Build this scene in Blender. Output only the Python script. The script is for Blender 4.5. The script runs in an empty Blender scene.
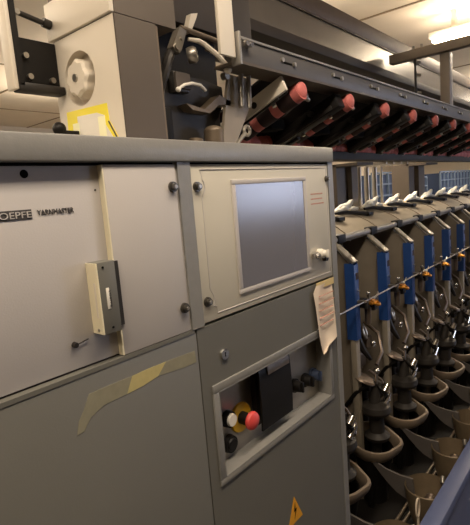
import bpy, bmesh, math, random
from mathutils import Vector, Matrix
random.seed(7)
S = bpy.context.scene
C = S.collection
PI = math.pi

# ------------------------------------------------------------------ materials
def lin(c):
    return tuple((v/12.92 if v <= .04045 else ((v+.055)/1.055)**2.4) for v in c)
def rgb(r, g, b):
    return lin((r/255, g/255, b/255))
MATS = {}
def mat(name, col, rough=.5, metal=0., var=.06, scale=30., bump=0., bscale=400., emit=None, estr=0., spec=.5, coat=0.):
    m = bpy.data.materials.new(name); m.use_nodes = True
    nt = m.node_tree; N = nt.nodes; L = nt.links
    p = N['Principled BSDF']
    p.inputs['Roughness'].default_value = rough
    p.inputs['Metallic'].default_value = metal
    p.inputs['Specular IOR Level'].default_value = spec
    if coat: p.inputs['Coat Weight'].default_value = coat
    tc = N.new('ShaderNodeTexCoord')
    n = N.new('ShaderNodeTexNoise'); n.inputs['Scale'].default_value = scale; n.inputs['Detail'].default_value = 6
    L.new(tc.outputs['Object'], n.inputs['Vector'])
    mx = N.new('ShaderNodeMix'); mx.data_type = 'RGBA'
    mx.inputs[6].default_value = tuple(max(0, v*(1-var*2)) for v in col)+(1,)
    mx.inputs[7].default_value = tuple(min(1, v*(1+var*2)) for v in col)+(1,)
    L.new(n.outputs['Fac'], mx.inputs[0]); L.new(mx.outputs[2], p.inputs['Base Color'])
    if bump:
        n2 = N.new('ShaderNodeTexNoise'); n2.inputs['Scale'].default_value = bscale
        L.new(tc.outputs['Object'], n2.inputs['Vector'])
        b = N.new('ShaderNodeBump'); b.inputs['Strength'].default_value = bump; b.inputs['Distance'].default_value = .002
        L.new(n2.outputs['Fac'], b.inputs['Height']); L.new(b.outputs['Normal'], p.inputs['Normal'])
    if emit:
        p.inputs['Emission Color'].default_value = tuple(emit)+(1,)
        p.inputs['Emission Strength'].default_value = estr
    MATS[name] = m
    return m
M_light = mat('light_grey_paint', rgb(186, 180, 176), .55, bump=.08, var=.02, scale=8)
M_cream = mat('cream_panel_paint', rgb(192, 186, 172), .5, var=.02, scale=10)
M_edge = mat('pale_or_lit_edge', rgb(226, 216, 186), .45, var=.02)  # pale trim paint; on the panel and box edges it paints in light
M_dgrey = mat('mid_grey_paint', rgb(103, 101, 94), .5, bump=.06, var=.03, scale=8)
M_cap = mat('cap_grey_paint', rgb(130, 128, 124), .38, bump=.12, var=.05, scale=60)
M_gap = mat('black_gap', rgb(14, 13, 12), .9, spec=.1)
M_black = mat('black_plastic', rgb(20, 17, 15), .5, var=.1, spec=.25)
M_blackm = mat('black_metal', rgb(38, 34, 31), .5, .1, var=.15)
M_dark = mat('dark_machine_metal', rgb(58, 54, 50), .5, .4, var=.2)
M_oil = mat('oily_brown_metal', rgb(110, 96, 80), .45, .35, var=.2, scale=40)
M_steel = mat('brushed_steel', rgb(170, 164, 154), .34, .85, var=.08)
M_chrome = mat('chrome', rgb(225, 222, 216), .12, 1., var=.02)
M_brass = mat('brass', rgb(214, 150, 62), .3, .9, var=.1)
M_red = mat('red_plastic', rgb(204, 70, 66), .45, var=.05)
M_yellow = mat('yellow_plastic', rgb(222, 172, 34), .5, var=.05)
M_white = mat('white_plastic', rgb(226, 220, 208), .5, var=.03)
M_bluek = mat('dark_blue_plastic', rgb(52, 62, 84), .4, var=.05)
M_blue = mat('blue_guard', rgb(38, 74, 138), .45, var=.08)
M_bluerail = mat('blue_rail_paint', rgb(92, 102, 138), .42, var=.07, scale=15)
M_bluebin = mat('blue_bin', rgb(38, 56, 88), .6, var=.1)
M_bluebar = mat('pale_blue_bar', rgb(104, 120, 142), .6, var=.1)
M_paper = mat('paper', rgb(226, 208, 186), .8, var=.03, scale=60)
M_tape = mat('yellow_tape', rgb(214, 190, 132), .6, var=.05)
M_residue = mat('tape_residue', rgb(136, 131, 110), .75, var=.12, scale=60)
M_residuey = mat('tape_residue_yellow', rgb(182, 168, 114), .75, var=.1, scale=60)
M_ink = mat('grey_ink', rgb(62, 58, 58), .7, var=.02)
M_redink = mat('faded_red_ink', rgb(196, 140, 124), .7, var=.02)
M_warn = mat('amber_sticker', rgb(226, 158, 30), .5, var=.04)
M_stky = mat('yellow_sticker', rgb(240, 222, 60), .5, var=.02)
M_stkw = mat('pale_sticker', rgb(244, 240, 196), .5, var=.02)
M_tower = mat('beige_housing', rgb(216, 206, 190), .5, var=.02, scale=8)
M_brown = mat('taupe_metal', rgb(86, 76, 66), .5, .2, var=.06, scale=10)
M_rail = mat('blue_grey_rail', rgb(86, 83, 82), .45, .1, var=.08, scale=20)
M_duct = mat('duct_paint', rgb(118, 110, 100), .27, .3, var=.05, scale=10)
M_flange = mat('brown_flange', rgb(98, 82, 68), .5, .2, var=.08)
M_dflange = mat('dark_flange', rgb(50, 42, 36), .65, .0, var=.08)
M_pink = mat('red_roll', rgb(204, 112, 106), .65, var=.12, scale=60, bump=.3, bscale=300)
M_pinkd = mat('red_roll_band', rgb(48, 28, 27), .7, var=.1)
M_greyp = mat('separator_grey', rgb(142, 131, 116), .5, .15, var=.09, scale=18)
M_foot = mat('separator_foot', rgb(150, 140, 124), .5, .2, var=.06)
M_bar = mat('separator_bar', rgb(150, 142, 128), .5, .2, var=.06)
M_tray = mat('tray_grey', rgb(164, 152, 132), .5, .1, var=.08, scale=15)
M_tube = mat('grey_tube', rgb(150, 146, 140), .38, .5, var=.06)
M_tuft = mat('white_yarn', rgb(250, 244, 232), .85, var=.05, scale=80, bump=.4, bscale=200)
M_pot = mat('pot_grey', rgb(140, 124, 106), .5, .15, var=.12, scale=25)
M_fin = mat('fin_grey', rgb(92, 86, 82), .65, .0, var=.06)
M_shell = mat('shell_grey', rgb(122, 106, 84), .5, .2, var=.1)
M_pipe = mat('grey_beam_paint', rgb(126, 116, 106), .5, .1, var=.06)
M_bolt = mat('bolt_steel', rgb(92, 88, 82), .3, .8)
M_clut = mat('feeder_metal', rgb(116, 102, 90), .38, .6, var=.2, scale=40)
M_scr = mat('screen_glass', rgb(58, 55, 54), .2, var=.01, emit=rgb(128, 118, 116), estr=.30, spec=.8)
M_wall = mat('cream_wall', rgb(228, 218, 200), .8, var=.03, scale=3)
M_ceil = mat('cream_ceiling', rgb(228, 216, 196), .8, var=.04, scale=4)
M_seam = mat('ceiling_seam', rgb(150, 132, 106), .8)
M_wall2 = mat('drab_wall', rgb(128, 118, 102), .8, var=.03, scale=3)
M_floor = mat('concrete_floor', rgb(78, 73, 68), .6, var=.12, scale=6)
M_lampb = mat('lamp_body', rgb(220, 214, 200), .5)
M_tubeL = mat('lamp_tube', rgb(255, 240, 210), .5, emit=rgb(255, 232, 196), estr=14)
M_glow = mat('added_glow_pane', rgb(210, 220, 255), .3, emit=rgb(216, 226, 255), estr=8)  # for the glowing pane added behind the camera

# ------------------------------------------------------------------ mesh helper
class MB:
    def __init__(s): s.bm = bmesh.new()
    def _xf(s, vs, mtx):
        for v in vs: v.co = mtx @ v.co
    def box(s, x0, x1, y0, y1, z0, z1, bev=0., mtx=None):
        r = bmesh.ops.create_cube(s.bm, size=1.)
        vs = r['verts']
        for v in vs:
            v.co = Vector(((x0+x1)/2+v.co.x*(x1-x0), (y0+y1)/2+v.co.y*(y1-y0), (z0+z1)/2+v.co.z*(z1-z0)))
        if bev:
            es = list({e for v in vs for e in v.link_edges})
            g = bmesh.ops.bevel(s.bm, geom=es, offset=bev, segments=2, profile=.5, affect='EDGES')
            vs = list({v for f in g['faces'] for v in f.verts} | {v for v in vs if v.is_valid})
        if mtx: s._xf(vs, mtx)
        return s
    def cyl(s, a, b, r0, r1=None, n=16, cap=True):
        a, b = Vector(a), Vector(b); r1 = r0 if r1 is None else r1
        d = b-a
        r = bmesh.ops.create_cone(s.bm, cap_ends=cap, segments=n, radius1=r0, radius2=r1, depth=d.length)
        q = d.to_track_quat('Z', 'Y').to_matrix().to_4x4()
        s._xf(r['verts'], Matrix.Translation((a+b)/2) @ q)
        return s
    def tube(s, pts, r, n=8):
        pts = [Vector(p) for p in pts]
        rings = []
        up = None
        for i, p in enumerate(pts):
            t = (pts[min(i+1, len(pts)-1)]-pts[max(i-1, 0)]).normalized()
            if up is None:
                up = Vector((0, 0, 1)) if abs(t.z) < .9 else Vector((0, 1, 0))
            u = t.cross(up).normalized(); w = u.cross(t).normalized(); up = w
            rr = r[i] if isinstance(r, (list, tuple)) else r
            rings.append([s.bm.verts.new(p+(u*math.cos(k*2*PI/n)+w*math.sin(k*2*PI/n))*rr) for k in range(n)])
        for a, b in zip(rings, rings[1:]):
            for k in range(n):
                s.bm.faces.new((a[k], a[(k+1) % n], b[(k+1) % n], b[k]))
        s.bm.faces.new(rings[0][::-1]); s.bm.faces.new(rings[-1])
        return s
    def ball(s, c, r, sc=(1, 1, 1), seg=14):
        q = bmesh.ops.create_uvsphere(s.bm, u_segments=seg, v_segments=max(6, seg//2+2), radius=r)
        for v in q['verts']: v.co = Vector((c[0]+v.co.x*sc[0], c[1]+v.co.y*sc[1], c[2]+v.co.z*sc[2]))
        return s
    def prism(s, poly, ax, lo, hi):
        """poly of 2-tuples extruded along axis ax ('x': poly=(y,z), 'y': poly=(x,z), 'z': poly=(x,y))"""
        def P(p, h):
            return {'x': (h, p[0], p[1]), 'y': (p[0], h, p[1]), 'z': (p[0], p[1], h)}[ax]
        a = [s.bm.verts.new(P(p, lo)) for p in poly]; b = [s.bm.verts.new(P(p, hi)) for p in poly]
        n = len(poly)
        s.bm.faces.new(a); s.bm.faces.new(b[::-1])
        for k in range(n): s.bm.faces.new((a[k], b[k], b[(k+1) % n], a[(k+1) % n]))
        return s
    def lathe(s, prof, c, n=32, axis=(0, 0, 1), a0=0, a1=2*PI, rfun=None):
        full = abs(a1-a0-2*PI) < 1e-6
        q = Vector(axis).to_track_quat('Z', 'Y')
        m = n if full else n+1
        cols = []
        for k in range(m):
            a = a0+(a1-a0)*k/n
            f = rfun(a) if rfun else 1.
            cols.append([s.bm.verts.new(Vector(c)+q @ Vector((r*f*math.cos(a), r*f*math.sin(a), z))) for r, z in prof])
        for k in range(n):
            A, B = cols[k], cols[(k+1) % m]
            for i in range(len(prof)-1):
                try: s.bm.faces.new((A[i], B[i], B[i+1], A[i+1]))
                except ValueError: pass
        return s
    def torus(s, c, R, r, axis=(0, 0, 1), n=28, k=8, sx=1., sz=1.):
        prof = [(R+r*math.cos(2*PI*i/k), r*math.sin(2*PI*i/k)) for i in range(k+1)]
        s.lathe(prof, c, n, axis); return s
    def build(s, name, m, parent=None, smooth=True, loc=None):
        bmesh.ops.remove_doubles(s.bm, verts=s.bm.verts, dist=1e-6)
        bmesh.ops.recalc_face_normals(s.bm, faces=s.bm.faces)
        me = bpy.data.meshes.new(name)
        org = None
        if loc is not None:
            org = Vector(loc)
            for v in s.bm.verts: v.co -= org
        s.bm.to_mesh(me); s.bm.free()
        me.materials.append(m)
        if smooth:
            for p in me.polygons: p.use_smooth = True
            try: me.set_sharp_from_angle(angle=math.radians(35))
            except Exception: pass
        o = bpy.data.objects.new(name, me); C.objects.link(o)
        if org is not None: o.location = org
        if parent:
            o.parent = parent
            root = parent
            off = Vector((0, 0, 0))
            while root: off += root.location; root = root.parent
            o.location = o.location-off
        return o
def tag(o, label, cat, group=None, kind='thing'):
    o['label'] = label; o['category'] = cat; o['kind'] = kind
    if group: o['group'] = group
    return o
def thing(name, label, cat, loc, group=None):
    e = bpy.data.objects.new(name, None); C.objects.link(e); e.location = loc; e.empty_display_size = .05
    return tag(e, label, cat, group)
def struct(o): o['kind'] = 'structure'; return o
def kids(o): return [c for c in bpy.data.objects if c.parent == o]
def dup(root, loc, label, group):
    r = root.copy(); C.objects.link(r); r.location = loc; r['label'] = label; r['group'] = group
    for ch in kids(root):
        c = ch.copy(); C.objects.link(c); c.parent = r
        for g in kids(ch):
            d = g.copy(); C.objects.link(d); d.parent = c
    return r
def text(s, size, loc, m, name, parent, ext=.0004, rotz=0., width=.03, align='LEFT'):
    cu = bpy.data.curves.new(name, 'FONT'); cu.body = s; cu.size = size; cu.extrude = ext; cu.align_x = align
    o = bpy.data.objects.new(name, cu); C.objects.link(o)
    dg = bpy.context.evaluated_depsgraph_get()
    me = bpy.data.meshes.new_from_object(o.evaluated_get(dg))
    C.objects.unlink(o); bpy.data.objects.remove(o)
    me.materials.clear(); me.materials.append(m)
    xs = [v.co.x for v in me.vertices]; sx = width/(max(xs)-min(xs))
    R = Matrix.Translation(loc) @ Matrix.Rotation(rotz, 4, 'Y') @ Matrix.Rotation(PI/2, 4, 'X') @ Matrix.Diagonal((sx, 1, 1, 1))
    off = Vector((0, 0, 0)); q = parent
    while q: off += q.location; q = q.parent
    me.transform(Matrix.Translation(-off) @ R)
    t = bpy.data.objects.new(name, me); C.objects.link(t); t.parent = parent
    return t

ORD = ['first', 'second', 'third', 'fourth', 'fifth', 'sixth', 'seventh', 'eighth', 'ninth']

# ------------------------------------------------------------------ room shell
X0, X1, Y0, Y1, H = -4., 24., -5., 8., 3.05
struct(MB().box(X0-.1, X1+.1, Y0-.1, Y1+.1, -.1, 0).build('floor', M_floor))
ceil = struct(MB().box(X0-.1, X1+.1, Y0-.1, Y1+.1, H, H+.1).build('ceiling', M_ceil))
b = MB()
for x in [-3+1.5*i for i in range(18)]: b.box(x-.012, x+.012, Y0, Y1, H-.008, H+.002)
for y in (-3.4, -.8, 1.9, 4.5, 6.6): b.box(X0, X1, y-.012, y+.012, H-.008, H+.002)
b.build('ceiling_seam', M_seam, ceil)
struct(MB().box(X0, X1, Y1, Y1+.1, 0, H).build('wall_back', M_wall))
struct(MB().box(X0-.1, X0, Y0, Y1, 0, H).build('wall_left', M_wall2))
struct(MB().box(X1, X1+.1, Y0, Y1, 0, H).build('wall_right', M_wall))
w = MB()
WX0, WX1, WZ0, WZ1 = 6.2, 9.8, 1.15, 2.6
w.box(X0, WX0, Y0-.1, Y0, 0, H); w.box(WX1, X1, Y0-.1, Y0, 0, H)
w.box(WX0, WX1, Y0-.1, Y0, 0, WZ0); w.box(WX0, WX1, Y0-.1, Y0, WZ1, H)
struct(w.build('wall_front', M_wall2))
glow = struct(MB().box(WX0, WX1, Y0-.09, Y0-.08, WZ0, WZ1).build('screen_glow_pane', M_glow))  # unseen emissive pane, added for the bright reflection in the display
w = MB()
for x in (WX0, WX0+1.2, WX0+2.4, WX1): w.box(x-.03, x+.03, Y0-.07, Y0-.01, WZ0, WZ1)
for z in (WZ0, WZ1): w.box(WX0, WX1, Y0-.07, Y0-.01, z-.03, z+.03)
w.build('glow_pane_frame', M_white, glow)  # frame made up around the added pane

# ------------------------------------------------------------------ control cabinet
cab = thing('control_cabinet', 'big grey metal control cabinet with screen, recessed button panel and overhanging cap', 'control cabinet', (.4, .25, 0))
XR, ZT, ZS = 1.035, 1.5938, 1.285
CAPB = 1.5598
XL = -.45
MB().box(XL, XR, .035, .50, 0, 1.56).build('body', M_dgrey, cab)
MB().box(XL, XR+.0, -.006, .50, CAPB, ZT, bev=.003).build('cap', M_cap, cab)
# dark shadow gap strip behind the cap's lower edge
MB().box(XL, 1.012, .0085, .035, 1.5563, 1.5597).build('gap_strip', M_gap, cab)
# left sliding panel (set back) and middle panel (proud)
lp = MB().box(XL, .389, .010, .035, 1.2882, 1.5560, bev=.001).build('sliding_panel', M_light, cab)
MB().box(XL, .40, 0.0125, .035, 1.2855, 1.2890).build('panel_track', M_dflange, cab)
MB().box(XL, .53, -.001, .035, 1.2795, 1.2855).build('ledge', M_dgrey, cab)
mp = MB().box(.3885, .5215, .0, .035, 1.2865, 1.5562, bev=.0012).build('middle_panel', M_light, cab)
MB().box(.3862, .3885, .0, .012, 1.2868, 1.556).build('panel_lit_edge', M_edge, cab)['label'] = 'edge of the middle panel, light put into its cream colour'  # light on the panel's left edge put into a paler colour
MB().box(.5222, .5256, .002, .035, 1.287, 1.5562).build('panel_strip', M_light, cab)
MB().box(.5256, .5535, -.002, .035, 1.2855, 1.5598).build('mullion', M_cap, cab)
# right column and screen door
MB().box(1.0125, XR, -.002, .035, 0.0, 1.5598).build('corner_post', M_cap, cab)
dr = MB()
dr.box(.5548, 1.0115, .0, .03, 1.2885, 1.5562, bev=.0015)
door = dr.build('screen_door', M_cream, cab)
door['label'] = 'cream screen door'
# raised line round the door, notched at the screws
g = MB()
lx0, lx1, lz0, lz1 = .5655, 1.003, 1.2995, 1.5475
nr = .016
def notch(cx, cz, sx, sz, n=7):
    return [(cx+sx*nr*math.cos(a), cz+sz*nr*math.sin(a)) for a in [PI/2*i/n for i in range(n+1)]]
ln = []
ln += [(lx1, lz0+.001), (lx0+.03, lz0)]
pts = [(lx1, lz0), (.590, lz0), (.590, 1.311)] + [(.5655+.02*math.cos(t), 1.325+.019*math.sin(t)) for t in [-.6+1.2*i/6+0 for i in range(7)]][0:7] + [(.577, 1.345), (.577, 1.500)] + [(.5655+.02*math.cos(t), 1.5195+.019*math.sin(t)) for t in [-.6+1.2*i/6 for i in range(7)]] + [(.577, 1.5475), (lx1, lz1), (lx1, lz0)]
g.tube([(p[0], -.0002, p[1]) for p in pts], .0011, 6)
g.build('raised_line', M_light, door)
# screen
fr = MB()
sx0, sx1, sz0, sz1 = .664, .8985, 1.3275, 1.5195
for (a, c, d, e) in ((sx0-.010, sx1+.010, sz1, sz1+.009), (sx0-.010, sx1+.010, sz0-.009, sz0), (sx0-.010, sx0, sz0, sz1), (sx1, sx1+.010, sz0, sz1)):
    fr.box(a, c, -.0035, .004, d, e, bev=.0012)
bez = fr.build('screen_bezel', M_light, door)
MB().box(sx0, sx1, -.0012, .002, sz0, sz1).build('screen', M_scr, door)['label'] = 'lit grey display'
# red print beside the screen: three short illegible lines
g = MB()
for zi, z in enumerate((1.489, 1.478, 1.467)):
    x = .930
    while x < .982:
        wd = random.uniform(.003, .008); g.box(x, x+wd, -.0006, .002, z-.0013, z+.0013); x += wd+.0022
g.build('printed_lines', M_redink, door)
def bolt(x, z, y, par, r=.0085):
    q = MB().cyl((x, y+.001, z), (x, y-.004, z), r*1.05, r*.95, 18).cyl((x, y-.003, z), (x, y-.009, z), r*.72, r*.6, 18)
    o = q.build('bolt', M_bolt, par)
    MB().cyl((x, y-.0085, z), (x, y-.0098, z), r*.42, r*.36, 6).build('bolt_socket', M_steel, o)
bolt(.5125, 1.5213, .0, cab); bolt(.5125, 1.3267, .0, cab)
bolt(.5665, 1.5195, .0, cab); bolt(.5668, 1.3245, .0, cab); bolt(1.0035, 1.5215, .0, cab, .007)
# interface connectors under the printed lines
k = MB().cyl((.925, .001, 1.351), (.925, -.012, 1.351), .0095, .009, 18).cyl((.925, -.012, 1.351), (.925, -.017, 1.351), .006, .005, 14)
k.build('knob', M_chrome, door)
k = MB().cyl((.951, .001, 1.352), (.951, -.014, 1.352), .011, .0105, 18).cyl((.951, -.014, 1.352), (.951, -.022, 1.352), .008, .006, 14).box(.948, .954, -.026, -.02, 1.343, 1.361, bev=.001)
k.build('knob', M_white, door)
MB().cyl((.972, .001, 1.338), (.972, -.010, 1.338), .0075, .007, 16).build('socket', M_black, door)
# lower left door
ld = MB().box(XL, .5335, .0, .035, .02, 1.2790, bev=.0012).build('lower_door', M_dgrey, cab)
MB().box(.5335, .5355, .012, .035, .02, 1.2795).build('door_gap', M_gap, cab)
# tape residue
def quadmesh(poly, y, name, m, par):
    return MB().prism(poly, 'y', y, y+.0006).build(name, m, par, smooth=False)
quadmesh([(.3137, 1.2344), (.324, 1.2529), (.362, 1.2532), (.3961, 1.2524), (.3838, 1.2294), (.3444, 1.2288), (.322, 1.2200), (.3099, 1.2057), (.2993, 1.2049), (.304, 1.222)], -.0005, 'tape_residue', M_residue, ld)
quadmesh([(.3961, 1.2524), (.425, 1.2530), (.462, 1.2524), (.4437, 1.2353), (.415, 1.2308), (.3838, 1.2294)], -.0005, 'tape_residue', M_residuey, ld)['label'] = 'yellower middle length of old tape'
quadmesh([(.462, 1.2524), (.49, 1.2515), (.5260, 1.2500), (.5275, 1.2295), (.5, 1.230), (.4437, 1.2353)], -.0005, 'tape_residue', M_residue, ld)
# lower right panel with a recess: built as a frame round the opening
rx0, rx1, rz0, rz1 = .5720, .9720, .9965, 1.1600
RD = .034
f = MB()
f.box(.5355, rx0, .0, .035, .02, 1.2835); f.box(rx1, 1.0120, .0, .035, .02, 1.2835)
f.box(rx0, rx1, .0, .035, rz1, 1.2835); f.box(rx0, rx1, .0, .035, .02, rz0)
lower = f.build('lower_panel', M_dgrey, cab, smooth=False)
fr = MB()
ox0, ox1, oz0, oz1 = .5585, .9835, .9850, 1.1750
for (a, c, d, e) in ((ox0, ox1, rz1, oz1), (ox0, ox1, oz0, rz0), (ox0, rx0, rz0, rz1), (rx1, ox1, rz0, rz1)):
    fr.box(a, c, -.0035, .001, d, e, bev=.001)
fr.box(rx0-.001, rx0+.002, -.0035, RD, rz0, rz1); fr.box(rx1-.002, rx1+.001, -.0035, RD, rz0, rz1)
fr.box(rx0, rx1, -.0035, RD, rz0-.001, rz0+.002); fr.box(rx0, rx1, -.0035, RD, rz1-.002, rz1+.001)
frame = fr.build('recess_frame', M_cap, cab)
MB().box(rx0, rx1, RD, RD+.004, rz0, rz1).build('button_plate', M_steel, cab)['label'] = 'bare metal plate at the back of the recess'
BY = RD
MB().cyl((.6255, BY, 1.078), (.6255, BY-.012, 1.078), .0165, .0155, 22).build('push_button', M_black, cab)
MB().cyl((.6255, BY-.012, 1.078), (.6255, BY-.017, 1.078), .0125, .0115, 22).build('button_lens', M_white, cab)['label'] = 'white push button'
MB().cyl((.625, BY, 1.027), (.625, BY-.010, 1.027), .018, .0165, 22).cyl((.625, BY-.010, 1.027), (.625, BY-.013, 1.027), .013, .011, 22).build('push_button', M_black, cab)['label'] = 'black push button'
es = MB().cyl((.6655, BY, 1.0635), (.6655, BY-.004, 1.0635), .0305, .029, 30).build('emergency_stop', M_yellow, cab)
es['label'] = 'red mushroom emergency stop on a yellow disc'
MB().cyl((.6655, BY-.004, 1.0635), (.6655, BY-.024, 1.0635), .0125, .0125, 22).build('stop_collar', M_black, es)
MB().lathe([(.0, -.0), (.013, -.0), (.0175, .003), (.0185, .007), (.0165, .012), (.010, .0155), (0, .017)], (.6655, BY-.024, 1.0635), 28, (0, -1, 0)).build('mushroom_head', M_red, es)
# black flap hanging over the plate
n = 10
fp = []
for i in range(n+1):
    t = i/n
    fp.append((BY-.026-.002*math.sin(t*PI), 1.147-.125*t))
flp = [(BY-.004, 1.1575), (BY-.020, 1.1560)] + fp
fb = MB()
poly = flp+[(p[0]+.004, p[1]-.0005) for p in reversed(flp)]
fb.prism(poly, 'x', .703, .815)
fb.build('cover_flap', M_black, cab)['label'] = 'black plastic flap hanging in the recess'
MB().prism([(BY-.0045, 1.1585), (BY-.0215, 1.1575), (BY-.0285, 1.147), (BY-.0295, 1.134), (BY-.0275, 1.134), (BY-.018, 1.15)], 'x', .730, .808).build('flap_lit_fold', M_oil, cab)['label'] = 'folded lip at the top of the flap, painted paler as lit'  # light catching the flap's top fold, put in as a paler part
MB().box(.706, .812, BY-.012, BY, 1.03, 1.14).build('switch_block', M_black, cab)
for i, (x, z, mm) in enumerate(((.862, 1.056, M_black), (.907, 1.053, M_black), (.944, 1.054, M_bluek))):
    q = MB().cyl((x, BY, z), (x, BY-.006, z), .0165, .0165, 22).cyl((x, BY-.006, z), (x, BY-.022, z), .0135, .012, 22)
    q.box(x-.003, x+.003, BY-.027, BY-.020, z-.012, z+.012, bev=.001)
    q.build('rotary_knob', mm, cab)['label'] = ('black rotary knob', 'black rotary knob', 'dark blue rotary knob')[i]
lk = MB().cyl((.5976, .001, 1.2214), (.5976, -.004, 1.2214), .0105, .0095, 22).build('lock', M_chrome, cab)
MB().box(.5966, .5986, -.0045, -.003, 1.2175, 1.2255).build('key_slot', M_gap, lk)
# printed logo
lg = MB().box(.2360, .2850, .0092, .0105, 1.4922, 1.5038).build('logo_plate', M_ink, lp)
text('LOEPFE', .0112, (.2378, .0088, 1.4940), M_light, 'logo_letters', lp, width=.0455)
text('YARNMASTER', .0098, (.2922, .0092, 1.4955), M_ink, 'printed_word', lp, width=.0500)
MB().cyl((.2826, .0096, 1.5463), (.2826, .03, 1.5463), .0052, n=20).build('cable_hole', M_gap, lp)
MB().cyl((.3787, .0105, 1.523), (.3787, .009, 1.523), .0014, n=10).build('rivet', M_ink, lp)
# small reader box clipped on the sliding panel
bx = MB().box(.3510, .3788, -.0145, .011, 1.3285, 1.4270, bev=.0012).build('reader_box', M_dgrey, cab)
MB().box(.3492, .3512, -.0140, .011, 1.3295, 1.4262).build('box_lit_side', M_edge, bx)['label'] = 'cream lit side, light put into its colour'  # lit left face of the box, painted paler
MB().box(.3485, .3493, -.0080, -.0045, 1.352, 1.400).build('side_slot', M_tower, bx)
MB().box(.3600, .3650, -.0153, -.0140, 1.3625, 1.3915, bev=.0005).build('box_label', M_white, bx)
text('LOEPFE', .0040, (.3640, -.0155, 1.3880), M_ink, 'label_letters', bx, ext=.0002, rotz=PI/2, width=.0225)
for x, z in ((.3590, 1.4200), (.3645, 1.3365)):
    MB().cyl((x, -.0130, z), (x, -.0158, z), .0015, n=10).build('box_screw', M_gap, bx)
MB().cyl((.3485, -.004, 1.335), (.351, -.004, 1.335), .002, n=10).build('box_screw', M_steel, bx)
MB().box(.3770, .3925, -.003, .0, 1.3320, 1.4240).build('box_strip', M_dark, bx)  # thin dark strip along the right of the box
la = MB().cyl((.3180, .011, 1.322), (.3180, .004, 1.322), .0042, .0036, 14).build('latch_pin', M_blackm, cab)
MB().tube([(.3180, .0065, 1.322), (.328, .007, 1.3228), (.3385, .008, 1.3245)], .0009, 6).build('latch_rod', M_blackm, la)
# amber high voltage sticker
ws = quadmesh([(.7835, .834), (.8130, .773), (.7545, .773)], -.0008, 'warning_sticker', M_warn, lower)
quadmesh([(.7850, .8190), (.7790, .7990), (.7845, .8000), (.7800, .7815), (.7905, .8045), (.7850, .8035)], -.0013, 'lightning_mark', M_gap, ws)
# trim on the right side of the cabinet
MB().box(XR, XR+.012, .01, .03, .92, 1.548).build('side_trim', M_edge, cab)
MB().box(XR, XR+.004, .04, .49, .3, 1.54).build('side_panel', M_dgrey, cab)

# paper hanging from tape
n = 8
pp = MB()
rows = []
outl = [((.9230, .9990), 1.2800), ((.9060, .9990), 1.2665), ((.9100, .9990), 1.235), ((.9130, .9985), 1.200), ((.9165, .9980), 1.165), ((.9220, .9975), 1.140), ((.9300, .9560), 1.118), ((.9333, .940), 1.1095)]
for i, ((a, c), z) in enumerate(outl):
    rows.append([(a+(c-a)*t/6, -.0045-.006*(i/7)**1.5-.003*math.sin(t*.9+i*.5), z+(.013*t/6 if i > 5 else 0)) for t in range(7)])
vs = [[pp.bm.verts.new(p) for p in r] for r in rows]
for r0, r1 in zip(vs, vs[1:]):
    for i in range(6): pp.bm.faces.new((r0[i], r0[i+1], r1[i+1], r1[i]))
gg = bmesh.ops.solidify(pp.bm, geom=pp.bm.faces[:], thickness=.0004)
pap = thing('paper_note', 'creased paper note taped to the cabinet below the screen', 'paper note', (.96, -.005, 1.11))
pp.build('sheet', M_paper, pap)
MB().box(.925, 1.006, -.0052, -.0036, 1.271, 1.286).build('tape_strip', M_tape, pap)['label'] = 'yellowish adhesive tape'
g = MB()
for z in (1.255, 1.238, 1.221, 1.204, 1.187):
    x = .925
    while x < .985:
        wd = random.uniform(.004, .010); g.box(x, x+wd, -.0115, -.0085, z-.0006, z+.0006); x += wd+.004
g.build('writing', M_redink, pap)

# ------------------------------------------------------------------ tower with dial on top of the cabinet
tw = thing('dial_tower', 'tall beige and taupe housing with a round dial standing on the cabinet', 'machine housing', (.6, .25, ZT))
TX, TY0, TY1 = .552, .150, .358
c = MB()
ccy, ccz, cr = .272, 1.7475, .0505
b = c.bm
ring = []; n = 40
def sq(a):
    # point on the rectangle boundary in direction a
    y0, y1, z0, z1 = TY0, TY1, ZT, 1.832
    dx, dz = math.cos(a), math.sin(a); t = 9
    if dx > 1e-6: t = min(t, (y1-ccy)/dx)
    if dx < -1e-6: t = min(t, (y0-ccy)/dx)
    if dz > 1e-6: t = min(t, (z1-ccz)/dz)
    if dz < -1e-6: t = min(t, (z0-ccz)/dz)
    return (ccy+dx*t, ccz+dz*t)
angs = sorted([2*PI*i/n for i in range(n)]+[math.atan2(z-ccz, y-ccy) % (2*PI) for y in (TY0, TY1) for z in (ZT, 1.832)])
inn = [b.verts.new((TX, ccy+cr*math.cos(a), ccz+cr*math.sin(a))) for a in angs]
out = [b.verts.new((TX, *sq(a))) for a in angs]
dee = [b.verts.new((TX+.022, ccy+cr*.96*math.cos(a), ccz+cr*.96*math.sin(a))) for a in angs]
N = len(angs)
for i in range(N):
    j = (i+1) % N
    b.faces.new((out[i], out[j], inn[j], inn[i])); b.faces.new((inn[i], inn[j], dee[j], dee[i]))
b.faces.new(dee)
c.box(TX, TX+.006, TY0, TY1, ZT, 1.60)
c.build('side_plate', M_tower, tw)['label'] = 'beige side with a round well for the dial'
MB().box(TX-.006, TX+.004, TY0, TY1, 1.834, 1.905, bev=.002).build('upper_plate', M_tower, tw)
MB().box(TX+.0242, .650, TY0+.002, TY1, ZT, 1.834).build('core', M_brown, tw)
MB().box(TX+.001, .648, TY0-.002, TY0+.004, ZT, 1.832).build('front_plate', M_brown, tw)['label'] = 'taupe front plate'
MB().box(TX+.005, .705, TY0+.001, TY1, 1.835, 1.998).build('upper_box', M_brown, tw)
MB().box(.648, .654, TY0+.0, TY0+.03, ZT, 1.83).build('front_edge', M_oil, tw)
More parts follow.
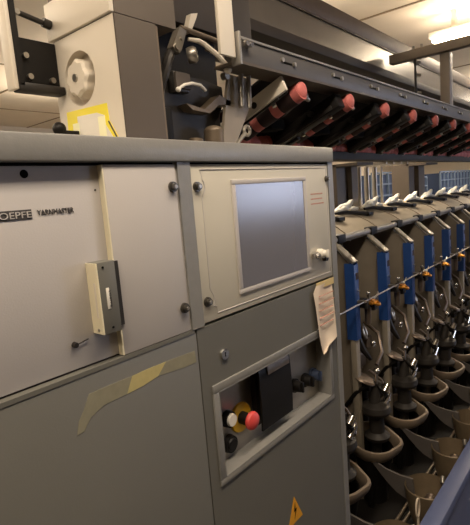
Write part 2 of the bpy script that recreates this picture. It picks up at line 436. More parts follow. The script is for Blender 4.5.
kb = MB().lathe([(0, -.004), (.034, -.004), (.036, .0), (.034, .026), (.029, .031), (0, .031)], (TX+.022, ccy, ccz), 48, (-1, 0, 0), rfun=lambda a: 1+.07*math.cos(8*a)).build('dial', M_tower, tw)
MB().cyl((TX-.008, ccy, ccz), (TX-.012, ccy, ccz), .008, .007, 16).build('dial_cap', M_steel, kb)
st = MB().prism([(.330, 1.6935), (.195, 1.6880), (.193, 1.6570), (.166, 1.6150), (.166, ZT), (.335, ZT)], 'x', TX-.0012, TX+.0005).build('hazard_sticker', M_stky, tw)
MB().prism([(.294, 1.6795), (.228, 1.6760), (.206, 1.668), (.204, 1.650), (.174, 1.610), (.174, ZT+.001), (.294, ZT+.001)], 'x', TX-.0017, TX-.001).build('sticker_field', M_white, st)['label'] = 'white field of the sticker'
for y in (.312, .226): MB().prism([(y, 1.668), (y-.022, 1.667), (y-.022, ZT+.002), (y, ZT+.002)], 'x', TX-.0021, TX-.0015).build('sticker_field', M_stkw, st)['label'] = 'pale yellow column on the sticker'
MB().prism([(.262, 1.622), (.225, 1.626), (.225, 1.618), (.262, 1.614)], 'x', TX-.0022, TX-.0015).build('sticker_mark', M_ink, st)
MB().tube([(TX-.0012, .194, 1.655), (TX-.0012, .170, 1.616), (TX-.0012, .160, ZT+.002)], .0018, 6).build('sticker_edge', M_ink, st)

cl = MB().cyl((.512, .30, ZT), (.512, .30, 1.650), .006, n=12).ball((.512, .30, 1.655), .013).box(.512, .551, .292, .308, 1.640, 1.652, bev=.002)
tag(cl.build('hose_clamp', M_black, loc=(.512, .30, ZT)), 'small black clamp on the cabinet cap left of the hazard sticker', 'clamp')

BX = -.009
br = thing('guide_bracket', 'black bracket with a pale upright bar fixed to the left of the dial tower', 'bracket', (.5, .34, 1.73))
MB().box(.457+BX, .466+BX, .325, .355, 1.728, 1.892, bev=.002).build('upright_bar', M_tower, br)['label'] = 'pale beige upright bar'
MB().box(.466+BX, .476+BX, .322, .355, 1.735, 1.892).build('bar_side', M_black, br)
MB().box(.476+BX, TX-.001, .342, .352, 1.744, 1.828).build('back_plate', M_black, br)
MB().box(.466+BX, TX-.001, .322, .352, 1.726, 1.742, bev=.003).build('lower_rail', M_blackm, br)
MB().cyl((.476, .34, 1.873), (TX-.007, .34, 1.861), .005, n=12).cyl((.53, .34, 1.865), (.545, .34, 1.862), .009, n=12).build('upper_rod', M_blackm, br)
for x, z in ((.484, 1.795), (.488, 1.757), (.534, 1.755), (.478, 1.872)):
    MB().cyl((x, .342, z), (x, .334, z), .0055, n=12).build('bolt', M_steel, br)

# ------------------------------------------------------------------ splicing mechanism between tower and rail
sp = thing('yarn_splicer', 'dark oily splicing mechanism with levers between the tower and the hanging plate', 'splicer', (.82, .26, ZT))
MB().prism([(.72, ZT), (.722, 1.64), (.735, 1.727), (.747, 1.773), (.857, 1.779), (.93, 1.768), (.933, 1.73), (.905, 1.69), (.872, 1.668), (.868, ZT)], 'y', .235, .33).build('body', M_blackm, sp)
MB().box(.71, 1.06, .36, .40, ZT, 1.924).build('back_plate', M_black, sp)
MB().box(.748, .795, .215, .24, 1.735, 1.779, bev=.003).build('head_block', M_dark, sp)
MB().box(.750, .793, .209, .216, 1.742, 1.775).build('ribbed_cover', M_brown, sp)
MB().prism([(.770, 1.709), (.830, 1.702), (.885, 1.739), (.926, 1.728), (.922, 1.718), (.880, 1.716), (.846, 1.694), (.790, 1.697)], 'y', .205, .235).build('folded_plate', M_oil, sp)
MB().tube([(.754, .21, 1.739), (.770, .205, 1.749), (.791, .203, 1.754), (.818, .203, 1.753), (.840, .208, 1.745)], .0035, 8).ball((.754, .21, 1.738), .006).build('guide_wire', M_white, sp)
MB().cyl((.846, .20, ZT), (.846, .20, 1.652), .023, n=22).ball((.846, .20, 1.652), .023, (1, 1, .6)).build('suction_cup', M_oil, sp)
MB().cyl((.770, .19, ZT), (.775, .19, 1.63), .016, n=18).build('lower_roller', M_oil, sp)
MB().prism([(.772, 1.870), (.792, 1.865), (.772, 1.823), (.765, 1.814), (.752, 1.815), (.746, 1.825)], 'y', .205, .225).build('link_plate', M_steel, sp)
MB().cyl((.756, .207, 1.825), (.756, .200, 1.825), .007, n=14).cyl((.772, .207, 1.845), (.772, .202, 1.845), .003, n=10).build('link_pin', M_steel, sp)
MB().tube([(.753, .22, 1.818), (.741, .22, 1.800), (.725, .22, 1.766), (.722, .24, 1.73)], [.010, .011, .011, .010], 10).build('piston', M_dark, sp)
MB().prism([(.821, 1.910), (.843, 1.916), (.838, 1.905), (.815, 1.868), (.806, 1.872)], 'y', .215, .23).build('link_plate', M_tower, sp)
MB().lathe([(0, -.010), (.016, -.010), (.018, -.004), (.018, .006), (.014, .012), (0, .012)], (.812, .215, 1.820), 24, (.6, -.8, .1)).build('roller', M_steel, sp)
MB().tube([(.812, .222, 1.856), (.838, .215, 1.855), (.854, .212, 1.850), (.876, .190, 1.822), (.890, .180, 1.800)], [.004, .006, .006, .006, .007], 8).ball((.892, .180, 1.794), .0115, (1, .8, 1)).build('lever', M_tower, sp)
MB().cyl((.783, .215, 1.873), (.935, .215, 1.866), .0055, n=10).build('tie_rod', M_oil, sp)
MB().cyl((.872, .225, 1.845), (.935, .225, 1.836), .004, n=10).build('tie_rod', M_brown, sp)
MB().box(.712, .74, .22, .30, ZT, 1.70, bev=.004).build('gear_case', M_black, sp)

hd = MB().box(.745, 1.16, .30, .42, 1.925, 2.08, bev=.003).box(.78, .86, .402, .42, ZT, 1.94)
tag(hd.build('dark_hood', M_dflange, loc=(.86, .35, 1.9)), 'dark hood above the splicing mechanism, right of the tower', 'hood')

# hanging pale plate
hp = MB().box(.806, .856, .124, .132, 1.800, 2.12, bev=.001)
hp = thing_hp = hp.build('hanging_plate', M_tower, loc=(.83, .128, 1.8))
tag(hp, 'pale beige flat plate hanging down at the left end of the slotted rail', 'plate')

# rail end bracket plates
eb = thing('end_bracket', 'dark grey angled bracket plate under the left end of the slotted rail', 'bracket', (.93, .2, ZT))
MB().prism([(.875, ZT), (.905, 1.72), (.925, 1.792), (1.013, 1.792), (.993, 1.712), (.91, ZT)], 'y', .205, .213).build('plate', M_greyp, eb)
for x in (.948, .978): MB().cyl((x, .19, 1.715), (x+.006, .19, 1.797), .006, n=12).build('rod', M_steel, eb)
MB().cyl((.902, .19, 1.783), (.902, .205, 1.783), .009, n=14).build('bolt', M_steel, eb)
tk = MB().tube([(.80, .12, ZT+.006), (.83, .12, 1.612), (.862, .12, 1.637)], .0045, 8)
tk.torus((.870, .12, 1.643), .010, .004, (0, 1, 0), 18, 8)
tag(tk.build('hook_rod', M_steel, loc=(.8, .12, ZT)), 'bright hooked rod with an eye lying against the first cradle arm', 'hook')

# ------------------------------------------------------------------ slotted rail
RX1 = 5.2
rl = thing('slotted_rail', 'long blue-grey slotted rail running right above the black cradle arms', 'rail', (.87, .13, 1.798))
slots = [1.075+.266*i for i in range(15)]
MB().box(.868, RX1, .130, .136, 1.798, 1.848, bev=.0008).build('front_face', M_rail, rl)
MB().box(.868, RX1, .130, .200, 1.793, 1.799).build('lower_lip', M_brown, rl)
MB().box(.875, RX1, .126, .142, 1.846, 1.851).build('upper_lip', M_tube, rl)
MB().box(.861, .868, .116, .142, 1.786, 1.856, bev=.001).build('end_plate', M_tube, rl)
for x in slots[:9]:
    sl = MB()
    sl.box(x-.020, x+.020, .1292, .1305, 1.8195, 1.8245)
    o = sl.build('slot', M_gap, rl)
    MB().cyl((x-.028, .131, 1.826), (x-.028, .124, 1.826), .0058, n=14).build('screw', M_steel, o)
    MB().cyl((x+.028, .131, 1.823), (x+.028, .124, 1.823), .0058, n=14).build('screw', M_steel, o)
for x in (.888, .904): MB().cyl((x, .131, 1.834), (x, .112, 1.834), .0065, n=14).build('bolt', M_chrome, rl)

# ------------------------------------------------------------------ cradle arms with red rolls
G_ARM, G_ROLL, G_BOB = 'cradle arms under the slotted rail', 'red rolls on the cradle arms', 'red bobbins along the lower beam'
ux, uz = .30, -.118
L_ = math.hypot(ux, uz)
dy, dz = ux/L_, uz/L_          # along the arm, back and down
def armpt(t, off=0., y0=.135, z0=1.792):
    return (y0+dy*t - dz*0 + off*(-dz)*-1*0, z0+dz*t+off)
ang = math.atan2(dz, dy)
def make_arm(w=0.):
    r = thing('cradle_arm', 'wide black cradle arm with a beige cover plate, nearest the cabinet', 'cradle arm', (1.085, .135, 1.792), G_ARM)
    R = Matrix.Translation((1.085, .148, 1.789)) @ Matrix.Rotation(ang, 4, 'X')
    MB().box(-.014, (.004 if w == 0 else .014+w), .006, .285, -.036-w*.6, .0, bev=.004, mtx=R).build('bar', M_black, r)
    MB().box(-.017, -.013, .03, .28, -.042, -.028, bev=.001, mtx=R).build('edge_strip', M_blackm, r)
    for t in (.06, .17, .27):
        MB().cyl(R @ Vector((.003+w, t, -.034-w*.6)), R @ Vector((.003+w, t, -.044-w*.6)), .006, n=12).build('bolt', M_steel, r)
    MB().box(.012, .030, .19, .25, -.055, -.015, bev=.004, mtx=R).build('lever', M_blackm, r)
    MB().cyl(R @ Vector((.0, .10, -.018)), R @ Vector((-.028, .10, -.018)), .009, n=14).build('pivot', M_dark, r)
    return r
arm = make_arm()
arm2 = make_arm(.016)
def make_roll():
    r = thing('red_roll', 'pinkish red roll lying along the first cradle arm', 'roll', (1.138, .14, 1.77), G_ROLL)
    a = Vector((1.148, .140, 1.765)); d = Vector((0, dy, dz))
    MB().cyl(a, a+d*.250, .0250, n=26).ball(a, .0250, (.98, .5, .98), 20).build('core', M_pink, r)
    for t in (.022, .098, .174):
        MB().cyl(a+d*t, a+d*(t+.048), .0265, n=26).build('band', M_pinkd, r)
    p = a+d*.21
    MB().cyl(p, p+Vector((-.052, 0, .004)), .006, n=12).build('axle', M_blackm, r)
    return r
roll = make_roll()
def make_bob():
    r = thing('red_bobbin', 'red bobbin on the lower beam below the first roll', 'bobbin', (1.19, .40, 1.653), G_BOB)
    MB().lathe([(0, 0), (.030, 0), (.034, .008), (.030, .018), (.017, .032), (.012, .045), (0, .05)], (1.19, .405, 1.654), 24).build('yarn', M_pink, r)
    MB().cyl((1.19, .405, 1.700), (1.19, .405, 1.712), .006, n=12).build('tip', M_steel, r)
    return r
bob = make_bob()
R0 = Matrix.Translation((1.085, .148, 1.789)) @ Matrix.Rotation(ang, 4, 'X')
MB().box(-.026, -.0145, -.004, .272, -.036, .003, bev=.001, mtx=R0).build('cover_plate', M_tower, arm)['label'] = 'beige cover plate'
for k in range(1, 9):
    dx = .29*k
    if k == 1:
        arm2.location.x += dx; arm2['label'] = 'black slanting cradle arm, second from the cabinet along the rail'
    else: dup(arm2, (1.085+dx, .135, 1.792), f'black slanting cradle arm, {ORD[k]} from the cabinet along the rail', G_ARM)
    dup(roll, (1.138+dx, .14, 1.77), f'pinkish red roll beside the {ORD[k]} black cradle arm from the cabinet', G_ROLL)
    dup(bob, (1.19+dx, .40, 1.653), f'red bobbin on the lower beam behind the {ORD[k]} cradle arm', G_BOB)
cp = MB().prism([(.202, 1.826), (.47, 1.722), (.47, 1.716), (.202, 1.820)], 'x', 1.10, RX1).box(1.10, RX1, .455, .47, 1.655, 1.720)
tag(cp.build('creel_plate', M_black, loc=(1.1, .3, 1.75)), 'black sloping plate closing the creel above the cradle arms', 'plate')
lb = thing('lower_beam', 'dark horizontal beam carrying the lower ends of the cradle arms', 'beam', (1.06, .42, 1.61))
MB().box(1.05, RX1, .395, .47, 1.614, 1.648, bev=.002).build('beam_body', M_dflange, lb)
b = MB()
rr = random.Random(3)
x = 1.08
while x < 4.2:
    b.ball((x, .412+rr.uniform(-.006, .006), 1.664), rr.uniform(.020, .034), (1.3, .7, .95), 10); x += rr.uniform(.02, .034)
ob = b.build('red_fluff', M_pink, lb); ob['label'] = 'red yarn fluff caught along the beam'; ob['kind'] = 'stuff'
# small black creel levers between the arms
cr_ = thing('tension_lever', 'black tension lever with a bright end between the first two cradle arms', 'lever', (1.22, .18, 1.75), 'tension levers between the cradle arms')
MB().tube([(1.215, .18, 1.795), (1.225, .20, 1.768), (1.235, .25, 1.740), (1.24, .31, 1.715)], [.012, .014, .012, .01], 8).build('lever_body', M_black, cr_)
MB().ball((1.222, .175, 1.765), .012).cyl((1.215, .172, 1.762), (1.240, .172, 1.756), .006, n=10).build('lever_end', M_steel, cr_)
MB().box(1.20, 1.275, .28, .36, 1.690, 1.722, bev=.006).build('lever_block', M_gap, cr_)
for k in range(1, 8):
    dup(cr_, (1.22+.29*k, .18, 1.75), f'black tension lever between the {ORD[k]} and {ORD[k+1]} cradle arms', 'tension levers between the cradle arms')

# ------------------------------------------------------------------ overhead duct, cross beam, post
du = thing('overhead_duct', 'long taupe overhead duct running above and behind the slotted rail', 'duct', (1.1, .47, 2.04))
MB().box(1.02, 6.0, .450, .75, 2.078, 2.192).build('panel', M_duct, du)
MB().box(1.02, 6.0, .430, .75, 2.040, 2.0775, bev=.002).build('lower_flange', M_dflange, du)
MB().box(1.02, 6.0, .440, .75, 2.1925, 2.262, bev=.003).build('upper_flange', M_flange, du)
for x in (1.3, 5.95): MB().cyl((x, .62, 2.26), (x, .62, H), .012, n=12).build('hanger_rod', M_pipe, du)
MB().box(1.02, 6.0, .443, .449, 2.188, 2.194).build('seam', M_oil, du)
cb = thing('cross_beam', 'grey cross beam crossing in front of the duct near the lamp', 'beam', (2.54, .2, 2.1))
MB().box(2.52, 2.57, -.55, .429, 2.108, 2.152, bev=.002).build('beam_body', M_pipe, cb)
for y in (.27, .31): MB().cyl((2.545, y, 2.152), (2.545, y, 2.172), .006, n=10).build('bolt', M_steel, cb)
ps = MB().box(2.545, 2.600, .140, .185, 1.852, 2.107, bev=.002)
tag(ps.build('support_post', M_pipe, loc=(2.57, .16, 1.85)), 'grey upright post standing on the slotted rail under the cross beam', 'post')
hk = thing('cable_hanger', 'thin dark hanger rod with small clips below the cross beam, left of the post', 'hanger', (2.5, .3, 1.9))
MB().cyl((2.535, .30, 2.107), (2.535, .30, 1.93), .006, n=10).build('rod', M_blackm, hk)
for z in (1.94, 2.03, 2.09): MB().cyl((2.535, .30, z), (2.56, .285, z), .008, n=10).build('clip', M_steel, hk)

# ------------------------------------------------------------------ frame posts behind the trays, thin guide tubes
for i, (a, c) in enumerate(((2.18, 2.37), (3.20, 3.44))):
    p = MB().box(a, a+.11, .585, .70, 0, 1.613).box(a+.12, c, .56, .72, 0, 1.605)
    p.box(a, c, .471, .60, 1.600, 1.613)
    tag(p.build('frame_post', M_brown, loc=(a, .62, 0)), ('broad taupe frame post behind the trays, nearest the cabinet', 'broad taupe frame post behind the trays, further right')[i], 'post', 'frame posts behind the trays')
for i, x in enumerate((2.47, 2.57, 2.68, 2.78)):
    t = MB().cyl((x, .60, 1.36), (x, .60, 1.60), .014 if i != 3 else .008, n=14)
    t.box(x-.012, x+.012, .44, .60, 1.60, 1.613)
    t.cyl((x, .60, 1.0), (x, .60, 1.36), .010, n=12)
    tag(t.build('guide_tube', M_steel, loc=(x, .6, 1.0)), f'thin bright vertical guide tube, {ORD[i]} right of the first frame post', 'tube', 'guide tubes beside the frame post')

# ------------------------------------------------------------------ trays, white tufts, slotted rods, tube rail
SX = .304
G_TRAY, G_TUFT, G_SLOT = 'tray covers above the separators', 'white yarn tufts on the trays', 'black guide bars on the trays'
prof = [(.325, 1.288), (.345, 1.308), (.38, 1.332), (.43, 1.357), (.49, 1.378), (.56, 1.387)]
poly = prof+[(y, z-.006) for y, z in reversed(prof)]
def make_tray():
    t = thing('tray_cover', 'curved grey tray cover above the first separator', 'tray', (1.62, .44, 1.30), G_TRAY)
    MB().prism(poly, 'x', 1.472, 1.772).build('cover', M_tray, t)
    MB().prism([(y, z+.004) for y, z in prof]+[(y, z-.012) for y, z in reversed(prof)], 'x', 1.770, 1.776).build('seam_rib', M_greyp, t)
    return t
def make_slot():
    t = thing('guide_bar', 'black guide bar lying on the first grey tray', 'guide bar', (1.7, .44, 1.37), G_SLOT)
    MB().tube([(1.63, .47, 1.382), (1.70, .455, 1.383), (1.78, .44, 1.372), (1.86, .42, 1.362)], [.006, .008, .009, .011], 8).build('bar', M_black, t)
    MB().box(1.845, 1.90, .405, .435, 1.352, 1.370, bev=.004).build('bar_end', M_black, t)
    return t
def make_tuft():
    t = thing('yarn_tuft', 'white yarn tuft with an upturned tip on the first tray', 'yarn tuft', (1.79, .5, 1.382), G_TUFT)
    MB().tube([(1.68, .51, 1.380), (1.71, .505, 1.389), (1.75, .50, 1.399), (1.785, .495, 1.402), (1.812, .495, 1.408), (1.828, .492, 1.422), (1.845, .49, 1.430)], [.005, .013, .019, .020, .017, .013, .006], 10).build('tuft', M_tuft, t)
    MB().ball((1.70, .49, 1.388), .020, (1.8, .9, .7), 12).ball((1.75, .488, 1.394), .020, (1.6, .9, .8), 12).build('loose_yarn', M_tuft, t)
    MB().ball((1.865, .50, 1.388), .018, (2., .9, .7), 12).ball((1.90, .50, 1.386), .014, (1.8, .9, .7), 12).build('loose_yarn', M_tuft, t)
    return t
tray, slot, tuft = make_tray(), make_slot(), make_tuft()
for k in range(1, 9):
    o = ORD[k]
    dup(tray, (1.62+SX*k, .44, 1.30), f'curved grey tray cover above the {o} separator', G_TRAY)
    dup(slot, (1.7+SX*k, .44, 1.37), f'black guide bar lying on the {o} grey tray from the cabinet', G_SLOT)
    dup(tuft, (1.79+SX*k, .5, 1.382), f'white yarn tuft with an upturned tip on the {o} tray from the cabinet', G_TUFT)
tr = thing('tube_rail', 'grey tube rail with black clamps running along the front of the trays', 'rail', (1.1, .33, 1.3))
MB().cyl((1.04, .318, 1.300), (RX1, .318, 1.300), .0135, n=18).build('tube', M_tube, tr)
for k in range(8):
    x = 1.66+SX*k
    MB().box(x-.032, x+.032, .301, .337, 1.2835, 1.3175, bev=.004).build('clamp', M_black, tr)

# ------------------------------------------------------------------ separators with blue guards
G_SEP = 'blue guarded separators along the machine'
def make_sep():
    X = 1.622
    t = thing('yarn_separator', 'grey separator with a blue front guard, nearest the cabinet', 'separator', (X, .3, 0), G_SEP)
    MB().prism([(.262, .60), (.44, .60), (.44, 1.275), (.345, 1.292), (.262, 1.212)], 'x', X+.004, X+.008).build('plate', M_greyp, t)
    # sloping top bar
    e = Vector((0, .095, .088)).normalized()
    an = math.atan2(.088, .095)
    R = Matrix.Translation((X, .238, 1.2165)) @ Matrix.Rotation(an, 4, 'X')
    MB().box(-.019, .019, .0, .125, -.004, .004, bev=.001, mtx=R).build('top_bar', M_bar, t)
    MB().box(-.020, .020, -.004, .03, -.005, .0055, bev=.002, mtx=R).build('bar_tip', M_steel, t)
    g = MB()
    g.box(X-.018, X+.018, .232, .236, .915, 1.207, bev=.001); g.box(X-.018, X-.014, .236, .272, .915, 1.212); g.box(X+.014, X+.018, .236, .272, .915, 1.212)
    g.build('guard', M_blue, t)['label'] = 'blue plastic front guard'
    MB().box(X-.006, X+.015, .2305, .2322, 1.150, 1.175).build('guard_sticker', M_pinkd, t)
    MB().cyl((X+.004, .232, 1.106), (X+.004, .224, 1.106), .006, n=12).build('guard_screw', M_chrome, t)
    MB().box(X-.016, X+.016, .238, .262, .25, .914, bev=.002).build('foot', M_foot, t)
    MB().tube([(X+.03, .33, 1.275), (X+.035, .30, 1.235), (X+.06, .275, 1.205), (X+.075, .268, 1.19)], .0045, 8).build('guide_wire', M_steel, t)
    MB().box(X+.012, X+.05, .325, .36, 1.235, 1.282, bev=.004).build('bracket', M_blackm, t)
    return t
sep = make_sep()
for k in range(1, 8):
    dup(sep, (1.622+SX*k, .3, 0), f'grey separator with a blue front guard, {ORD[k]} from the cabinet', G_SEP)
gw = MB().cyl((1.04, .205, 1.066), (RX1-1, .205, 1.066), .0032, n=8)
for k in range(8): gw.box(1.622+SX*k-.008, 1.622+SX*k+.008, .20, .231, 1.062, 1.070)
tag(gw.build('guide_rod', M_steel, loc=(1.1, .205, 1.066)), 'thin steel rod running across the blue guards', 'rod')
G_GUIDE = 'brass yarn guides on the thin rod'
def make_guide():
    x = 1.682
    t = thing('yarn_guide', 'brass yarn guide on the rod right of the first blue guard', 'yarn guide', (x, .205, 1.05), G_GUIDE)
    MB().box(x-.030, x+.024, .186, .212, 1.046, 1.058, bev=.004).build('guide_plate', M_brass, t)
    MB().torus((x-.002, .186, 1.052), .016, .006, (.1, -.5, 1), 18, 8).build('eyelet', M_brass, t)
    MB().box(x-.046, x-.022, .20, .232, 1.035, 1.062, bev=.003).build('side_block', M_dark, t)
    MB().box(x+.018, x+.056, .20, .235, 1.012, 1.060, bev=.004).build('side_block', M_dark, t)
    MB().cyl((x-.034, .20, 1.070), (x-.034, .20, 1.092), .005, n=10).ball((x-.034, .20, 1.094), .007).build('stop_pin', M_chrome, t)
    MB().cyl((x+.0, .22, 1.03), (x+.0, .22, .965), .014, .011, n=14).build('clip', M_clut, t)
    MB().tube([(x+.01, .20, 1.056), (x+.02, .19, 1.075), (x+.046, .195, 1.082), (x+.06, .2, 1.075)], .0028, 6).build('wire_hook', M_steel, t)
    return t
gd = make_guide()
for k in range(1, 7):
    dup(gd, (1.682+SX*k, .205, 1.05), f'brass yarn guide on the rod right of the {ORD[k]} blue guard', G_GUIDE)

# ------------------------------------------------------------------ machine base and back
bp = MB().box(1.05, RX1, .442, .455, .25, 1.36)
tag(bp.build('back_sheet', M_brown, loc=(1.1, .45, .25)), 'dull taupe sheet closing the machine behind the separators', 'panel')
bs = MB().box(1.045, RX1, -.10, .46, .0, .25)
tag(bs.build('machine_bed', M_black, loc=(1.1, .2, 0)), 'black machine bed under the round pots', 'machine bed')
G_FEED = 'yarn feeders behind the pots'
def make_feed():
    x = 1.75
    t = thing('yarn_feeder', 'oily grey yarn feeder right of the first separator', 'feeder', (x, .36, .7), G_FEED)
    MB().cyl((x-.02, .44, .97), (x-.02, .30, .955), .048, .042, n=26).cyl((x-.02, .30, .955), (x-.02, .285, .953), .03, .02, n=22).build('drum', M_clut, t)
    MB().cyl((x+.045, .44, .86), (x+.045, .27, .85), .032, .028, n=22).build('roller', M_oil, t)
    MB().tube([(x-.06, .30, .99), (x-.085, .27, .93), (x-.07, .25, .86), (x-.02, .24, .80)], [.012, .015, .014, .008], 8).build('swing_arm', M_blackm, t)
    MB().tube([(x+.06, .30, .93), (x+.085, .25, .88), (x+.05, .22, .81), (x-.01, .22, .775)], .008, 8).build('feed_arm', M_clut, t)
    MB().torus((x+.0, .27, .905), .026, .006, (.3, -1, .3), 22, 8).build('ring_guide', M_steel, t)
    MB().box(x-.05, x+.075, .30, .44, .735, .80, bev=.008).build('gear_case', M_clut, t)
    for p_, r_ in (((x+.01, .24, .86), .010), ((x-.055, .245, .845), .008), ((x+.06, .26, .83), .009)): MB().ball(p_, r_).build('bright_nut', M_chrome, t)
    MB().box(x-.09, x+.10, .36, .44, 1.03, 1.06, bev=.004).box(x+.02, x+.06, .28, .44, 1.0, 1.035, bev=.005).build('shelf_bracket', M_dark, t)
    return t
fd = make_feed()
for k in range(1, 7):
    dup(fd, (1.75+SX*k, .36, .7), f'oily grey yarn feeder right of the {ORD[k]} separator', G_FEED)

G_POT, G_FIN, G_SHELL = 'spindle units along the machine', 'curved grey fins in front of the pots', 'rounded shells along the blue rail'
PX0 = 1.376
def rtear(a):
    d = (a-(-.55)+PI) % (2*PI)-PI
    return 1+.20*math.exp(-(d/.33)**2)
def make_pot():
    t = thing('spindle_unit', 'spindle with chrome fittings in a thick-rimmed grey pot, nearest the cabinet', 'spindle', (PX0, .19, .25), G_POT)
    px = PX0-.027; py = .208
    MB().lathe([(.085, -.046), (.094, -.024), (.097, .0), (.094, .008), (.086, .008), (.081, -.001), (.078, -.040), (.079, -.046), (.085, -.046)], (px, py, .50), 44, (-.14, -.20, 1), rfun=rtear).build('pot_rim', M_pot, t)
    MB().lathe([(.0, .25), (.05, .25), (.048, .30), (.060, .36), (.074, .44), (.076, .468), (.072, .468), (.068, .44), (.055, .37), (0, .35)], (px, py, 0), 36).build('bowl', M_black, t)
    x, y = PX0, .19
    MB().cyl((x-.02, y+.01, .35), (x-.01, y+.005, .62), .020, n=18).build('shaft', M_blackm, t)
    MB().lathe([(0, .50), (.045, .50), (.050, .515), (.03, .53), (.028, .59), (.05, .605), (.058, .62), (.054, .64), (.022, .655), (0, .655)], (x-.012, y+.006, 0), 32).build('reel', M_dark, t)
    MB().cyl((x-.02, y+.01, .64), (x-.002, y, .735), .022, .018, n=18).build('neck', M_dark, t)
    MB().torus((x+.005, y-.012, .70), .030, .007, (.5, -.6, .6), 22, 8).build('clamp_ring', M_black, t)
    MB().cyl((x-.018, y-.03, .652), (x+.028, y-.03, .678), .012, n=16).build('fitting', M_chrome, t)
    MB().cyl((x-.012, y-.03, .702), (x+.008, y-.036, .725), .0165, .014, n=16).build('fitting', M_chrome, t)
    MB().ball((x-.03, y-.01, .788), .0115).cyl((x-.028, y-.008, .735), (x-.03, y-.01, .785), .006, n=10).build('top_ball', M_chrome, t)
    MB().lathe([(.0, -.004), (.045, -.004), (.05, .0), (.045, .008), (0, .012)], (x-.03, y+.045, .745), 26, (.25, -.4, 1)).build('disc', M_clut, t)
    MB().tube([(x+.03, y+.05, .76), (x+.05, y+.01, .72), (x+.055, y-.02, .67), (x+.03, y-.03, .645)], .006, 8).build('yarn_arm', M_clut, t)
    MB().cyl((x+.10, y+.14, .62), (x+.10, y+.14, .73), .026, .022, n=20).cyl((x+.10, y+.14, .73), (x+.10, y+.14, .74), .03, n=20).cyl((x+.10, y+.14, .25), (x+.10, y+.14, .62), .010, n=12).build('tension_pot', M_oil, t)
    MB().tube([(x-.06, y+.12, .62), (x-.075, y+.06, .70), (x-.05, y+.02, .735), (x-.02, y, .73)], .008, 8).build('hose', M_black, t)
    MB().box(x+.03, x+.09, y+.05, y+.12, .665, .71, bev=.006).cyl((x+.06, y+.085, .40), (x+.06, y+.085, .67), .012, n=12).build('brake_block', M_dark, t)
    MB().cyl((x+.06, y+.05, .69), (x+.06, y+.038, .69), .011, n=14).build('brake_nut', M_steel, t)
    return t
def make_fin():
    x = 1.282
    t = thing('guide_fin', 'curved grey fin beside the nearest pot', 'fin', (x, .13, .25), G_FIN)
    pl = [(.200, .462), (.180, .452), (.13, .432), (.08, .424), (.03, .425), (.02, .335), (.055, .338), (.09, .352), (.12, .375), (.15, .405), (.185, .445)]
    MB().prism(pl, 'x', x-.004, x+.004).build('fin_plate', M_fin, t)
    MB().box(x-.01, x+.01, .185, .203, .25, .463).build('stem', M_black, t)
    return t
def make_shell():
    x = 1.285
    t = thing('front_shell', 'rounded grey shell at the front end of the first fin', 'shell', (x, -.02, .25), G_SHELL)
    MB().lathe([(.046, .25), (.062, .30), (.074, .36), (.079, .412), (.076, .415), (.071, .36), (.058, .30), (.040, .25)], (x, -.022, 0), 36).build('shell_wall', M_shell, t)
    MB().cyl((x+.045, -.06, .410), (x+.065, -.055, .424), .009, n=14).build('bright_tip', M_steel, t)
    MB().cyl((x, -.03, .25), (x, -.03, .36), .02, n=14).ball((x, -.03, .365), .02).build('inner_post', M_clut, t)
    return t
pot, fin, shell = make_pot(), make_fin(), make_shell()
for k in range(1, 8):
    o = ORD[k]
    dup(pot, (PX0+SX*k, .19, .25), f'spindle with chrome fittings in a thick-rimmed grey pot, {o} from the cabinet', G_POT)
    dup(fin, (1.282+SX*k, .13, .25), f'curved grey fin right of the {o} pot from the cabinet', G_FIN)
    dup(shell, (1.285+SX*k, -.02, .25), f'rounded grey shell at the front end of the {o} fin', G_SHELL)
rd = thing('twin_rods', 'two thin steel rods running low between the pots and the blue rail', 'rods', (1.1, .06, .3))
for y in (.055, .080):
    MB().cyl((1.05, y, .262), (RX1-.4, y, .262), .0062, n=10).build('rod', M_oil, rd)
lo = MB()
pts = []
for i in range(25):
    a = 2*PI*i/24; pts.append((1.405+.015*math.cos(a), -.05, .450+.031*math.sin(a)))
lo.tube(pts, .0034, 8)
lo.cyl((1.405, -.05, .25), (1.405, -.05, .422), .004, n=8)
tag(lo.build('wire_loop', M_paper, loc=(1.405, -.05, .25)), 'pale upright wire loop by the shell at the bottom edge', 'loop')
blr = thing('blue_rail', 'blue painted box rail along the front foot of the machine', 'rail', (1.2, -.125, 0))
MB().box(1.06, RX1, -.152, -.101, .46, .50, bev=.004).build('top_rail', M_bluerail, blr)
MB().box(1.06, RX1, -.148, -.110, .0, .46).build('skirt', M_bluerail, blr)

# ------------------------------------------------------------------ blue gridded bins further back
def bin_(x0, x1, zt, label):
    t = thing('mesh_bin', label, 'bin', ((x0+x1)/2, 2.3, 0), 'blue gridded bins behind the machine')
    MB().box(x0, x1, 2.02, 2.7, .12, zt-.02).build('bin_body', M_bluebin, t)
    g = MB()
    nx = max(2, int((x1-x0)/.22)); nz = 10
    for i in range(nx+1):
        x = x0+(x1-x0)*i/nx; g.box(x-.012, x+.012, 1.99, 2.02, .1, zt)
    for i in range(nz+1):
        z = .12+(zt-.12)*i/nz; g.box(x0, x1, 1.992, 2.018, z-.011, z+.011)
    g.build('grid', M_bluebar, t)
    l = MB()
    for x in (x0+.05, x1-.05):
        for y in (2.05, 2.65): l.box(x-.04, x+.04, y-.04, y+.04, 0, .12)
    l.build('feet', M_dark, t)
bin_(5.88, 6.9, 1.64, 'blue gridded bin seen between the guide tubes and the second frame post')
bin_(7.15, 8.0, 1.55, 'blue gridded bin seen just right of the second frame post')
bin_(8.75, 11.2, 1.62, 'widest blue gridded bin, at the right edge behind the machine')

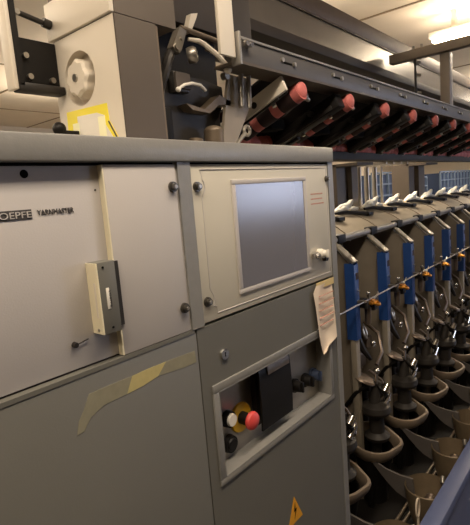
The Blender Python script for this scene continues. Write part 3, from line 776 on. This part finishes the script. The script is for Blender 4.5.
# ------------------------------------------------------------------ lamps
def lamp(x, y, label, zz=2.80):
    t = thing('ceiling_lamp', label, 'lamp', (x, y, H), 'fluorescent ceiling lamps')
    MB().box(x-.06, x+.06, y-.8, y+.8, zz+.03, zz+.09, bev=.01).box(x-.02, x+.02, y-.6, y-.56, zz+.09, H).box(x-.02, x+.02, y+.56, y+.6, zz+.09, H).build('lamp_body', M_lampb, t)
    for d in (-.03, .03): MB().cyl((x+d, y-.77, zz+.012), (x+d, y+.77, zz+.012), .016, n=12).build('tube', M_tubeL, t)
lamp(5.0, .18, 'glowing fluorescent ceiling lamp at the upper right')
WARM = (1., .85, .67)
def area(x, y, z, w, sx=.25, sy=1.5, up=.5, alongx=False):
    """a fluorescent tube pair, or the fill added over the trays: light down and, by `up` of it, onto the ceiling"""
    for e, rx in ((w, 0.), (w*up, PI)):
        if e <= 0: continue
        l = bpy.data.lights.new('lamp_or_fill_light', 'AREA'); l.shape = 'RECTANGLE'; l.size = sx; l.size_y = sy; l.energy = e; l.color = WARM
        o = bpy.data.objects.new('lamp_or_fill_light', l); C.objects.link(o); o.location = (x, y, z); o.rotation_euler = (rx, 0, PI/2 if alongx else 0)
area(5.0, .18, 2.78, 60, up=.8)
area(.35, -.50, 2.5, 30, sy=2.0, alongx=True, up=.2)
area(-1.6, .2, 2.7, 44)
area(2.6, 1.15, 2.45, 60, up=.6, alongx=True)  # fill light added behind the duct to brighten trays and tufts
area(.1, 2.6, 2.7, 26, up=.9)
area(-1.5, 4.4, 2.7, 38, up=.9)
area(3.4, 4.4, 2.7, 70, up=1.)
area(8.5, .3, 2.7, 70)
area(8.0, 4.8, 2.7, 110, up=.8)
area(13., 4.8, 2.7, 150, up=.8)
area(18., 4.8, 2.7, 150, up=.8)
area(14., 0., 2.7, 90)

W = bpy.data.worlds.new('World'); S.world = W; W.use_nodes = True
W.node_tree.nodes['Background'].inputs[0].default_value = (1., .82, .62, 1); W.node_tree.nodes['Background'].inputs[1].default_value = .05

# ------------------------------------------------------------------ camera
Mr = [[0.6356841111576532, -0.7676711180676631, -0.08115888926324496], [-0.15977657586143948, -0.027985126950470778, -0.9867564433412936], [0.7552331803010895, 0.6402326820417013, -0.14044556318371815]]
right, down, fwd = (Vector(v) for v in Mr)
cd = bpy.data.cameras.new('Camera'); cd.sensor_fit = 'HORIZONTAL'; cd.sensor_width = 36; cd.lens = 36.0
cd.clip_start = .02; cd.clip_end = 100
cam = bpy.data.objects.new('Camera', cd); C.objects.link(cam)
mw = Matrix((right, -down, -fwd)).transposed().to_4x4(); mw.translation = (0, -.55, 1.5)
cam.matrix_world = mw
S.camera = cam
S.view_settings.view_transform = 'Standard'; S.view_settings.look = 'None'
S.view_settings.gamma = 1; S.view_settings.exposure = 0.08; S.view_settings.use_curve_mapping = False
